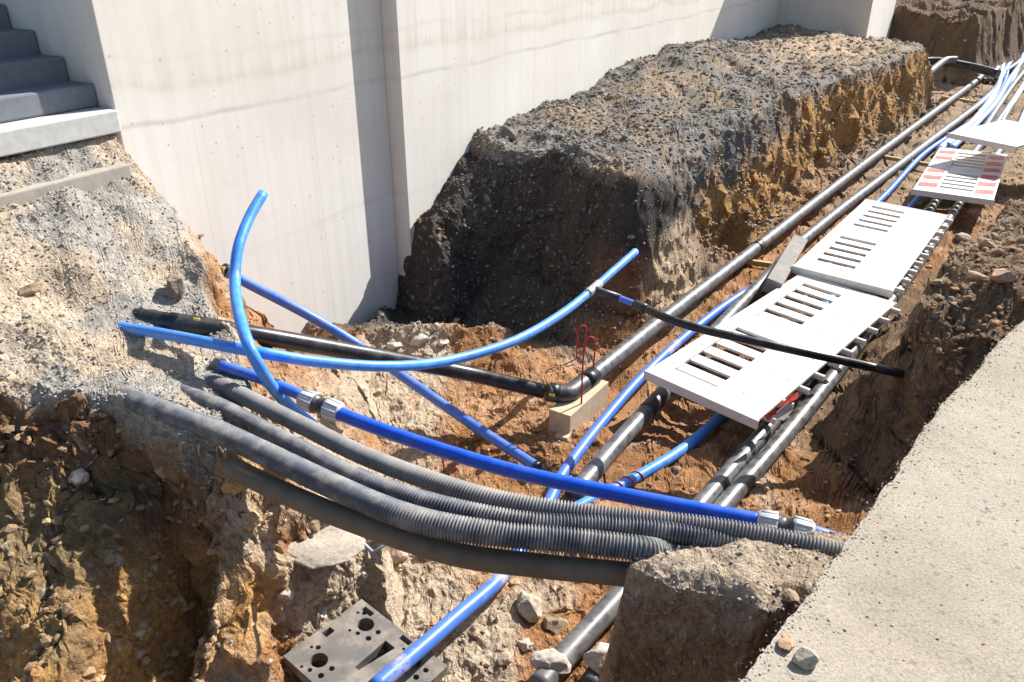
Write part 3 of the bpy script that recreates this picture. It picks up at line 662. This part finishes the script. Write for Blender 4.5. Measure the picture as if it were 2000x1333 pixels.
barrier(P(1782, 372, zb), P(1955, 345, zb), P(1835, 290, zb), 'far barrier panel with red and white stripes at its ends, partly in shade', True, False)
barrier(P(1852, 262, zb+.35), P(2060, 268, zb+.35), P(1960, 236, zb+.37), 'white barrier panel farthest up the trench, raised and seen nearly edge on', False, False, True)
t = empty('torn_foil', 'torn red and white foil at the near right corner of the nearest barrier', 'foil')
def foil(name, pts_, mat):
    m = MB(); b = len(m.v)
    for q in pts_: m.v.append(tuple(q))
    m.f = [(0, 1, 2), (0, 2, 3), (0, 3, 4)][:len(pts_)-2]; m.sm = [False]*len(m.f); o = m.build(name, mat, t); s_ = o.modifiers.new('s', 'SOLIDIFY'); s_.thickness = .002; return o
foil('red_scrap', [P(1518, 796, -.88), P(1545, 772, -.85), P(1560, 766, -.86), P(1556, 780, -.89), P(1530, 800, -.92)], M['red'])
foil('white_scrap', [P(1505, 815, -.86), P(1540, 785, -.80), P(1550, 800, -.86), P(1530, 822, -.9)], M['white'])
foil('red_scrap', [P(1492, 812, -.83), P(1512, 798, -.80), P(1518, 810, -.86), P(1500, 822, -.9)], M['red'])

# kerb stone beside the panels
def beam(name, a, b, w_, h_, mat, label, cat, tilt=0, bev=.006):
    ax = (b-a); L = ax.length; ax.normalize(); sd_ = ax.cross(Vector((0, 0, 1))).normalized(); up = sd_.cross(ax)
    R_ = Matrix.Rotation(tilt, 3, ax); sd_ = R_ @ sd_; up = R_ @ up
    Mx = Matrix(((ax.x, sd_.x, up.x, (a.x+b.x)/2), (ax.y, sd_.y, up.y, (a.y+b.y)/2), (ax.z, sd_.z, up.z, (a.z+b.z)/2), (0, 0, 0, 1)))
    m = MB(); m.box((0, 0, 0), (L/2, w_/2, h_/2)); o = m.build(name, mat, None, bev); o.matrix_world = Mx
    if label: tag(o, label, cat)
    return o
beam('kerbstone', P(1508, 562, -.86), P(1560, 474, -.86), .13, .12, M['block'], 'grey kerbstone lying on the pipes left of the middle white barrier', 'kerbstone', .25)
# timber block under the elbow
bw = beam('timber_block', P(1092, 832, fz+.09), P(1168, 764, fz+.09), .15, .19, M['wood'], 'pale sawn timber blocks stacked under the black elbow', 'timber', 0, .004)
beam('timber_block', P(1096, 862, fz+.03), P(1135, 800, fz+.03), .08, .06, M['wood'], 'lower short timber offcut beneath the timber block under the elbow', 'timber', 0, .004)
beam('timber_batten', P(1435, 508, fz+.06), P(1520, 520, fz+.06), .045, .05, M['wood_yellow'], 'yellow batten across the trench floor left of the kerbstone', 'timber')
beam('timber_batten', P(1660, 296, fz+.05), P(1860, 330, fz+.05), .06, .05, M['wood_yellow'], 'pale batten under the two grey pipes halfway up the trench', 'timber')
beam('timber_batten', P(1905, 153, fz+.05), P(1975, 163, fz+.05), .08, .06, M['wood_yellow'], 'yellow batten at the far end of the trench by the black cross pipe', 'timber')
beam('timber_batten', P(1840, 190, fz+.05), P(1905, 200, fz+.05), .07, .05, M['wood_yellow'], 'short pale batten under the end of the inner grey pipe', 'timber')

# far end: cross pipe and bundle
t = empty('cross_pipe', 'black pipe lying across the far end of the trench with bent grey ends', 'pipe')
pipe_obj('pipe_run', [(1790, 122, -.62), (1830, 120, -.60), (1900, 132, -.68), (1950, 145, -.75)], .085, M['sleeve'], t, step=.1)
o, _ = pipe_obj('grey_pipe', [(1782, 162, -.7), (1805, 150, -.65), (1830, 130, -.55), (1850, 117, -.48), (1868, 117, -.48)], .065, M['grey_pipe'], step=.08); tag(o, 'short bent grey pipe end by the far berm corner', 'pipe')
FARB = [([(1908, 158, -1), (1945, 120, -1), (1985, 75, -1), (2010, 30, -1)], .06, 'grey_pipe', 'leftmost of the pipes fanning out at the upper right corner'),
        ([(1925, 140, -1), (1965, 115, -1), (2000, 70, -1), (2030, 30, -1)], .05, 'grey_pipe', 'second from left of the pipes fanning out at the upper right corner'),
        ([(1945, 150, -1), (1985, 125, -1), (2030, 80, -1)], .05, 'grey_pipe', 'grey pipe at the upper right corner running under the blue ones'),
        ([(1850, 285, -1.05), (1890, 250, -1.05), (1930, 215, -1.05), (1965, 185, -1.05), (1985, 140, -1.0), (2010, 80, -1)], .045, 'pale_blue', 'pale blue pipe curling up at the right edge beyond the raised barrier'),
        ([(1955, 240, -1.05), (1985, 190, -1.05), (2020, 140, -1.0)], .05, 'grey_pipe', 'grey pipe at the right edge just beyond the raised barrier'),
        ([(1858, 290, -1.05), (1895, 255, -1.03), (1945, 200, -1.0), (1975, 150, -1.0), (2020, 90, -1)], .045, 'pale_blue', 'second pale blue pipe beside the one curling up at the right edge'),
        ([(1835, 292, -1.05), (1870, 262, -1.05), (1905, 232, -1.05), (1948, 172, -1.0), (1962, 120, -1.0), (1998, 62, -1.)], .045, 'white_pipe', 'whitish blue pipe hugging the long blue one near the right edge'),
        ([(1985, 262, -1.05), (2005, 215, -1.05), (2030, 170, -1.0)], .05, 'white_pipe', 'whitish pipe cut by the right edge beside the raised barrier'),
        ([(1930, 270, -1.05), (1968, 215, -1.05), (2010, 150, -1.0)], .05, 'white_pipe', 'whitish pipe emerging behind the raised barrier at its middle'),
        ([(1915, 262, -1.05), (1952, 205, -1.05), (1985, 158, -1.0), (2030, 105, -1)], .05, 'grey_pipe', 'grey pipe between whitish ones behind the raised barrier'),
        ([(1900, 215, -1.05), (1940, 178, -1.05), (1968, 130, -1.0), (1992, 100, -1.), (2020, 70, -1)], .045, 'pale_blue', 'pale blue pipe passing beside the yellow batten at the far end'),
        ([(1935, 150, -1.), (1975, 98, -1), (2012, 55, -1)], .05, 'white_pipe', 'palest pipe of the fan at the upper right corner'),
        ([(1958, 52, -.75), (1975, 47, -.7), (1990, 36, -.7), (2010, 26, -.7)], .055, 'grey_pipe', 'grey bent pipe end beside the black box at the upper right')]
for lst, r, mt_, lab in FARB:
    o, _ = pipe_obj({'p': 'blue_pipe', 'w': 'white_pipe', 'g': 'grey_pipe'}[mt_[0]], lst, r, M[mt_], step=.1); tag(o, lab, 'pipe')
t2 = beam('crate', P(1975, 28, -.9), P(2040, 28, -.9), .8, .9, M['cap'], 'black box at the upper right edge beyond the second berm', 'box')

# red hook stakes
def wire(name, lst, r, label, mat='redwire'):
    path = spline(PX(lst), .02); o = MB().tube(path, r, 8).build(name, M[mat]); tag(o, label, 'stake' if 'stake' in name else 'wire'); return o
def stake(px, py, h, label, zb_=fz):
    b0 = P(px, py, zb_); pts_ = [b0, b0+Vector((0.0, 0, h)), b0+Vector((.035, .0, h+.03)), b0+Vector((.062, 0, h+.01)), b0+Vector((.06, 0, h-.18))]
    o = MB().tube(spline(pts_, .012), .0055, 8).build('hooked_stake', M['redwire']); tag(o, label, 'stake'); return o
o = stake(1134, 838, .62, 'tall thin red steel stake with a hooked top beside the black elbow')
o = stake(1126, 700, .24, 'shorter red hooked rod just behind the tall one at the elbow', fz)
stake(868, 925, .16, 'small red hooked peg between the conduits and the dark blue pipe')
wire('red_wire', [(1645, 860, -1.05), (1665, 835, -1.0), (1700, 820, -.97)], .004, 'thin curled red wire at the foot of the right bank')

# perforated plate
def holed(name, Mx, label, w_, l_, th):
    bpy.ops.mesh.primitive_cube_add(size=1); o = bpy.context.object; o.name = name; o.data.name = name; o.scale = (w_, l_, th); bpy.ops.object.transform_apply(location=False, rotation=False, scale=True)
    cut = []
    def cyl(x, y, r, n=20):
        bpy.ops.mesh.primitive_cylinder_add(vertices=n, radius=r, depth=th*3, location=(x, y, 0)); cut.append(bpy.context.object)
    def poly(pts_):
        me = bpy.data.meshes.new('c'); n = len(pts_); me.from_pydata([(x, y, -th*2) for x, y in pts_]+[(x, y, th*2) for x, y in pts_], [], [tuple(reversed(range(n))), tuple(range(n, 2*n))]+[(i, (i+1) % n, n+(i+1) % n, n+i) for i in range(n)]); c = bpy.data.objects.new('c', me); COL.objects.link(c); cut.append(c)
    for sx in (-1, 1):
        for sy in (-1, 1):
            cx, cy = sx*.27*w_, sy*.30*l_
            cyl(cx, cy, .070*w_); cyl(cx+.13*w_, cy+.02*l_, .012); cyl(cx-.1*w_, cy+.09*l_, .011); cyl(cx-.14*w_, cy+.05*l_, .007); cyl(cx+.02*w_, cy-.13*l_, .010); cyl(cx-.05*w_, cy-.16*l_, .007); cyl(cx+.12*w_, cy-.10*l_, .013)
    poly([(-.035*w_, .30*l_), (-.02*w_, -.12*l_), (.02*w_, -.12*l_), (.075*w_, .30*l_)])
    for x, y in ((-.36, .43), (.08, .44), (-.43, -.02), (.43, -.02)):
        a, b = (.055, .03) if abs(y) > .3 else (.03, .055)
        poly([((x-a)*w_, (y-b)*l_), ((x+a)*w_, (y-b)*l_), ((x+a)*w_, (y+b)*l_), ((x-a)*w_, (y+b)*l_)])
    for c in cut:
        md = o.modifiers.new('b', 'BOOLEAN'); md.operation = 'DIFFERENCE'; md.object = c; md.solver = 'EXACT'
    bpy.context.view_layer.objects.active = o
    dg = bpy.context.evaluated_depsgraph_get(); me2 = bpy.data.meshes.new_from_object(o.evaluated_get(dg)); o.modifiers.clear(); o.data = me2; me2.name = name
    for c in cut: bpy.data.objects.remove(c, do_unlink=True)
    me2.materials.clear(); me2.materials.append(M['plate']); o.matrix_world = Mx
    bv = o.modifiers.new('bevel', 'BEVEL'); bv.width = .003; bv.segments = 2; bv.limit_method = 'ANGLE'
    if label: tag(o, label, 'plate')
    return o
pa, pb, pc = P(560, 1285, -1.03), P(706, 1178, -1.05), P(846, 1318, -1.10)      # left, top, right corners
ux = (pb-pa).normalized(); uy0 = (pc-pb).normalized(); uz = ux.cross(uy0).normalized(); uz = uz if uz.z > 0 else -uz; uyv = uz.cross(ux)
# local x across (pb->pc), local y along pa->pb
wP = (pc-pb).length*1.05; lP = (pb-pa).length*1.04; xv = (uyv if uyv.dot(pc-pb) > 0 else -uyv)
yv = uz.cross(xv); cen = pb+xv*wP/2-yv*lP/2*(1 if yv.dot(pb-pa) > 0 else -1)
yv = yv
Mx = Matrix(((xv.x, yv.x, uz.x, cen.x), (xv.y, yv.y, uz.y, cen.y), (xv.z, yv.z, uz.z, cen.z), (0, 0, 0, 1)))
holed('perforated_plate', Mx, 'heavy grey plate pierced with round holes and slots under the blue pipe', wP, lP, .05)

# light grate fragment under the conduits
t = empty('steel_grate', 'bent grey grate fragment half hidden below the conduits', 'grate')
m = MB(); ga, gb, gc = P(665, 1020, -.80), P(728, 1080, -.84), P(790, 1040, -.84); e1 = gb-ga; e2 = (gc-gb)
for f in (0, .33, .66, 1): m.tube([ga+e2*f, ga+e2*f+e1], .010, 8)
for f in (0, .25, .5, .75, 1): m.tube([ga+e1*f, ga+e1*f+e2], .008, 8)
m.build('grate_bars', M['steel'], t)
m = MB(); b0 = len(m.v); m.v += [tuple(ga+e1*.5+e2*.35+Vector((0, 0, .006))), tuple(gb+e2*.35+Vector((0, 0, .006))), tuple(gc+Vector((0, 0, .006))), tuple(ga+e1*.5+e2+Vector((0, 0, .006)))]; m.f.append((0, 1, 2, 3)); m.sm.append(False)
o = m.build('cover_sheet', M['steel'], t); o.modifiers.new('s', 'SOLIDIFY').thickness = .006

# ------------------------------------------------------------------ stones
def ico(sub):
    ph = (1+5**.5)/2
    v = [(-1, ph, 0), (1, ph, 0), (-1, -ph, 0), (1, -ph, 0), (0, -1, ph), (0, 1, ph), (0, -1, -ph), (0, 1, -ph), (ph, 0, -1), (ph, 0, 1), (-ph, 0, -1), (-ph, 0, 1)]
    f = [(0, 11, 5), (0, 5, 1), (0, 1, 7), (0, 7, 10), (0, 10, 11), (1, 5, 9), (5, 11, 4), (11, 10, 2), (10, 7, 6), (7, 1, 8), (3, 9, 4), (3, 4, 2), (3, 2, 6), (3, 6, 8), (3, 8, 9), (4, 9, 5), (2, 4, 11), (6, 2, 10), (8, 6, 7), (9, 8, 1)]
    v = [np.array(q)/math.sqrt(1+ph*ph) for q in v]
    for _ in range(sub):
        nf = []; ca = {}
        def mid(a, b):
            k = (min(a, b), max(a, b))
            if k not in ca: m_ = v[a]+v[b]; v.append(m_/np.linalg.norm(m_)); ca[k] = len(v)-1
            return ca[k]
        for a, b, c in f:
            ab, bc, cc = mid(a, b), mid(b, c), mid(c, a); nf += [(a, ab, cc), (b, bc, ab), (c, cc, bc), (ab, bc, cc)]
        f = nf
    return np.array(v), np.array(f)
I0 = ico(0); I1 = ico(1)
Nrm = D  # terrain vertices
area_ok = (dpv > .02) & (dist < 22) & (np.abs(np.arctan2(X, Y)) < math.radians(47))
def scatter(name, mask, n, smin, smax, pal, label, sub=0, flat=.65, power=2.5, sink=.25):
    ids = np.nonzero(mask & area_ok)[0]
    if len(ids) == 0: return
    ids = rng.choice(ids, n); bv, bf = I0 if sub == 0 else I1
    s = smin+(smax-smin)*rng.random(n)**power; s = s*(.6+.11*dist[ids])     # larger, fewer with distance: fines are not resolved there
    sc_ = np.stack([s*(.7+.6*rng.random(n)), s*(.7+.6*rng.random(n)), s*flat*(.7+.6*rng.random(n))], 1)
    an = rng.random(n)*6.283; ca, sa = np.cos(an), np.sin(an); tl = (rng.random(n)-.5)*1.4; ct, st_ = np.cos(tl), np.sin(tl)
    V = bv[None]*(1+.28*(rng.random((n, len(bv), 1))-.5)*2)*sc_[:, None, :]
    x = V[..., 0]; y = V[..., 1]*ct[:, None]-V[..., 2]*st_[:, None]; z = V[..., 1]*st_[:, None]+V[..., 2]*ct[:, None]
    V = np.stack([x*ca[:, None]-y*sa[:, None], x*sa[:, None]+y*ca[:, None], z], -1)
    off = D[ids]+rng.normal(0, .004, (n, 3)); off[:, 2] += s*flat*(.5-sink)
    V += off[:, None, :]
    pal = np.array(pal); pc_ = pal[rng.integers(0, len(pal), n)]*(.75+.5*rng.random((n, 1)))
    pc_ = pc_*.72+col[ids]*.28*1.2
    cc = np.repeat(pc_, len(bv), 0); F = (bf[None]+np.arange(n)[:, None, None]*len(bv)).reshape(-1)
    o = link(name, mesh_from(name, V.reshape(-1, 3), F, 3, np.clip(cc, .01, .8), False), M_ROCK); tag(o, label, 'gravel', kind='stuff'); return o
greyp = [(.30, .285, .26), (.37, .34, .30), (.24, .225, .205), (.34, .30, .245), (.45, .42, .38)]
clayp = [(.34, .19, .09), (.42, .25, .13), (.25, .14, .07), (.40, .30, .2), (.33, .2, .11)]
shadep = [(.10, .095, .09), (.16, .15, .14), (.07, .065, .06), (.34, .33, .31), (.13, .12, .12), (.2, .15, .1)]  # stone colours darkened for the shaded near face and pit
bermp = [(.16, .155, .15), (.24, .225, .21), (.12, .115, .11), (.22, .165, .12), (.36, .34, .31)]
mL = (dlt < .03); mB_ = db1 < .02; mSide = (db1 >= .02) & (db1 < .6) & (Y > 5.9); mPit = (Y > 5.3) & (X < .9) & (Z < -.8) & (Y < 8)
mR = dbr < .4; rest = ~(mL | mB_ | mSide | mPit | mR) & (dlg > .05)
scatter('gravel', mL, 11000, .002, .0085, greyp, 'loose grey gravel on the left bank')
scatter('gravel', mB_, 10000, .004, .018, bermp, 'loose grey gravel on top of the berm')
scatter('gravel', mSide & (Z > -1.05) & (Y+.35*X > 7.4), 13000, .004, .018, bermp+[(.45, .28, .13)]*3, 'stony grey and ochre gravel on the flank of the berm')
scatter('gravel', mPit | (mSide & (Y+.35*X < 7.4)), 9000, .004, .014, shadep, 'gravel coloured dark for the shade in the pit by the wall')
scatter('clods', rest & (Y > 3.2), 8000, .003, .018, clayp, 'small brown clods on the trench floor')
scatter('clods', rest & (Y <= 3.2) & (X > -1.1), 5500, .003, .015, clayp+greyp[1:2]+[(.45, .38, .3)]*3, 'sandy crumbs in the foreground')
scatter('rubble', mR & (Z > -.5), 3500, .004, .022, clayp+[(.30, .23, .16)]*3, 'earthy rubble on the right bank')
scatter('crumbs', (dlg < .03) & (Z > -.3), 1100, .002, .008, greyp+[(.45, .38, .3)]*3, 'fine crumbs on the earth ledge', power=3)
scatter('crumbs', (dlt < .9) & (dlt > .02) & (Y < 3.0) & (X < -1.1), 800, .005, .026, [(.30, .2, .12), (.38, .28, .17), (.22, .15, .09)], 'crumbling clods on the near face of the left bank', power=2.2)

pvv = vs; cid = np.nonzero((vs[:, 1] > .6) & (vs[:, 1] < 5.5) & (np.tile(np.arange(RW), len(pe)) > 3))[0]
def grit(n, smin, smax, pw, label, near):
    w_ = np.tile(np.arange(RW), len(pe))[cid]; pr = np.exp(-w_/(6. if near else 60.)); ids = cid[rng.choice(len(cid), n, p=pr/pr.sum())]
    bv, bf = I0; s_ = smin+(smax-smin)*rng.random(n)**pw
    V = bv[None]*(1+.5*(rng.random((n, len(bv), 1))-.5))*(s_[:, None, None]*np.array([1, .8, .5])); an = rng.random(n)*6.28
    x = V[..., 0]*np.cos(an)[:, None]-V[..., 1]*np.sin(an)[:, None]; y = V[..., 0]*np.sin(an)[:, None]+V[..., 1]*np.cos(an)[:, None]
    V = np.stack([x, y, V[..., 2]], -1)+(pvv[ids]+np.concatenate([rng.normal(0, .01, (n, 2)), np.zeros((n, 1))], 1))[:, None, :]+np.array([0, 0, .001])
    pal = np.array([(.30, .26, .21), (.40, .35, .28), (.20, .17, .145), (.42, .37, .30), (.36, .28, .20)]); cc = np.repeat(pal[rng.integers(0, 5, n)], len(bv), 0)
    F = (bf[None]+np.arange(n)[:, None, None]*len(bv)).reshape(-1); o = link('grit', mesh_from('grit', V.reshape(-1, 3), F, 3, cc, False), M_ROCK); tag(o, label, 'gravel', kind='stuff')
grit(1600, .001, .005, 3, 'fine grit crumbled along the pavement edge', True)
grit(500, .001, .005, 2.5, 'scattered grit and chips on the pavement', False)
def rock(px, py, sz, label, colr=(.45, .40, .34), flat=.8, seed=0, name='rock', cat='rock', z=None, elong=1.0, rot=0, lift=.35):
    r_ = np.random.default_rng(seed+100); v, f = ico(4)
    # march the pixel ray to the ground
    x = (px-1000)/FPX; y = -(py-666.5)/FPX; dn = math.sin(PITCH)-y*math.cos(PITCH); fw = math.cos(PITCH)+y*math.sin(PITCH)
    loc = None
    if z is None:
        t_ = 1.2
        while t_ < 25:
            q = (x*t_, fw*t_, CAMH-dn*t_)
            if q[2] <= ground_z(q[0], q[1]): break
            t_ += .01
        loc = Vector(q)
    else: loc = P(px, py, z)
    k = r_.normal(size=(15, 3)); k /= np.linalg.norm(k, axis=1)[:, None]; cutd = .60+.25*r_.random(15)
    V = v.copy()
    for kk, c_ in zip(k, cutd):
        dd = V @ kk; V -= np.outer(np.maximum(dd-c_, 0), kk)*1.0
    V *= 1+.14*vnoise(v, 1.6, seed*3.3)[:, :1]+.03*vnoise(v, 6., seed*3.3)[:, :1]+.02*vnoise(v, 15., seed)[:, :1]
    V *= np.array([sz*elong, sz, sz*flat])
    cc = np.tile(np.array(colr), (len(V), 1))*(1+.18*vnoise(v, 3., seed)[:, :1])
    o = link(name, mesh_from(name, V, f.ravel(), 3, np.clip(cc, .02, .8), True), M_ROCK)
    o.location = loc+Vector((0, 0, sz*flat*lift)); o.rotation_euler = (r_.normal()*.2, r_.normal()*.2, rot+r_.random()); tag(o, label, cat); return o
rock(1035, 1195, .075, 'largest pale boulder on the foreground trench floor between the blue and grey pipes', (.42, .37, .29), .95, 1, lift=.5)
rock(1085, 1225, .06, 'brown lump against the right side of the pale foreground boulder', (.30, .22, .14), .7, 2)
rock(1007, 1140, .028, 'small ochre stone beside the blue pipe just below the conduits', (.48, .33, .18), .6, 3)
rock(1025, 1262, .03, 'pale upright stone in front of the pale foreground boulder', (.50, .44, .38), 1.1, 4)
rock(985, 1290, .035, 'sandy stone left of the dusty end of the grey pipe', (.42, .33, .24), .8, 5)
rock(155, 935, .045, 'pinkish white stone sticking out of the near face of the left bank', (.60, .50, .42), .8, 6, lift=.1)
rock(58, 572, .05, 'brown clod with a dark hollow on the upper left slope', (.33, .24, .15), .55, 7, elong=1.3)
rock(435, 722, .055, 'pointed tan stone at the buried end of the blue tail', (.36, .29, .21), 1.0, 8)
rock(343, 578, .05, 'upright brown shard standing behind the black arm', (.24, .19, .14), 1.8, 9, lift=.5)
rock(465, 568, .04, 'small upright stone under the black wall sleeve', (.40, .35, .3), 1.6, 10, lift=.6)
rock(625, 605, .10, 'large dirty stone at the foot of the pale wall, leftmost beside the pit', (.34, .28, .2), .9, 11)
rock(890, 628, .045, 'lone tan stone lying in the shaded pit', (.50, .40, .26), .7, 12)
rock(820, 668, .075, 'pale rock on the lit rim of the pit, left of its neighbour', (.46, .42, .36), .55, 13)
rock(770, 680, .06, 'rounded grey rock on the pit rim near the black arm', (.42, .39, .35), .6, 14)
rock(865, 672, .05, 'smaller pale rock at the right end of the pit rim', (.48, .44, .38), .5, 15)
rock(1315, 925, .035, 'dark lump on the clay right of the curving blue pipe', (.14, .11, .085), .9, 16)
rock(1190, 712, .03, 'small brown stone on the clay left of the elbow run', (.36, .27, .18), .6, 17)
rock(1055, 185, .16, 'dark pointed rock on the berm against the wall', (.16, .155, .15), 1.0, 18, lift=.5)
rock(990, 268, .10, 'dark triangular rock at the near lip of the berm', (.17, .15, .13), .8, 19)
rock(1395, 785, .03, 'tan clod seen beyond the barrier corner', (.36, .26, .17), .7, 20)
rock(1480, 770+180, .03, 'lumpy tan clod between the two right grey pipes', (.40, .3, .2), .7, 21)
rock(840, 1085, .055, 'squared grey brown lump under the mud coated tube', (.34, .29, .23), .9, 22)
rock(775, 1085, .06, 'sandy clod beside the bent grate fragment', (.44, .33, .24), .9, 23)
rock(690, 1010+110, .05, 'crumbly sandy clod left of the perforated plate, upper one', (.46, .38, .3), .8, 24)
rock(628, 1200, .04, 'pale flat stone above the left corner of the perforated plate', (.52, .46, .4), .5, 25)
rock(560, 1165, .045, 'grey clod on the sandy shoulder left of the plate', (.44, .37, .29), .8, 26)
rock(455, 955, .05, 'ochre clod at the top of the dark notch', (.45, .27, .11), 1.0, 27)
rock(490, 1020, .05, 'sunlit ochre clod below the conduits beside the dark notch', (.46, .31, .16), .8, 28)
rock(1545, 1200-30, .03, 'brown clod on the lip of the earth ledge at the pavement edge', (.34, .24, .16), .7, 29)
rock(1535, 1262, .026, 'rust coloured stone on the near pavement edge', (.42, .26, .16), .6, 30, z=.0)
rock(1572, 1290, .034, 'dark edged shard leaning on the near pavement', (.40, .34, .27), 1.0, 31, z=.0)
for k, (a, b, s_) in enumerate(((1880, 470, .09), (1925, 480, .07), (1955, 545, .08), (1905, 545, .06), (1965, 400, .1), (1900, 420, .07))):
    rock(a, b, s_, ['tan boulder on the right bank above the barrier pegs', 'flat tan stone beside the tan boulder on the right bank', 'rounded earthy stone near the right picture edge', 'pale stone at the lip of the right bank', 'large earthy lump highest on the right bank', 'brown stone on the right bank near the far barrier'][k], (.40+.03*(k % 3), .31, .22), .6, 40+k)
# broken concrete piece on sandy shoulder
rock(610, 1060, .17, 'broad flat broken concrete slab lying on the sandy shoulder under the conduits', (.40, .345, .28), .28, 60, name='broken_slab', cat='rubble', elong=1.3, rot=2.2, lift=.25)
# mortar lumps on pipe ends
rock(1075, 1300, .085, 'pale mortar lump smeared over the near end of the grey pipe', (.45, .40, .34), .6, 61, z=-1.08, name='mortar_lump', cat='rubble')
rock(1175, 1295, .085, 'pale mortar lump over the half buried outer pipe', (.45, .40, .34), .6, 62, z=-1.1, name='mortar_lump', cat='rubble')
# roots
def root(lst, r, label):
    path = spline(PX(lst), .015); o = MB().tube(path, [r*(1-.5*i/len(path)) for i in range(len(path))], 6).build('root', M['root']); tag(o, label, 'root')
root([(388, 870, -.12), (390, 905, -.25), (392, 935, -.38)], .005, 'pale root hanging in the dark notch from the bank corner')
root([(115, 1045, -.50), (170, 1042, -.49), (215, 1030, -.46), (240, 1015, -.42)], .006, 'long pale root lying on the olive ramp')
root([(130, 985, -.40), (170, 982, -.38), (205, 975, -.36)], .005, 'shorter root above the long one at the foot of the left bank')
root([(352, 1025, -.6), (362, 995, -.52), (378, 968, -.45)], .007, 'stubby root end in the dark notch')
print('done')
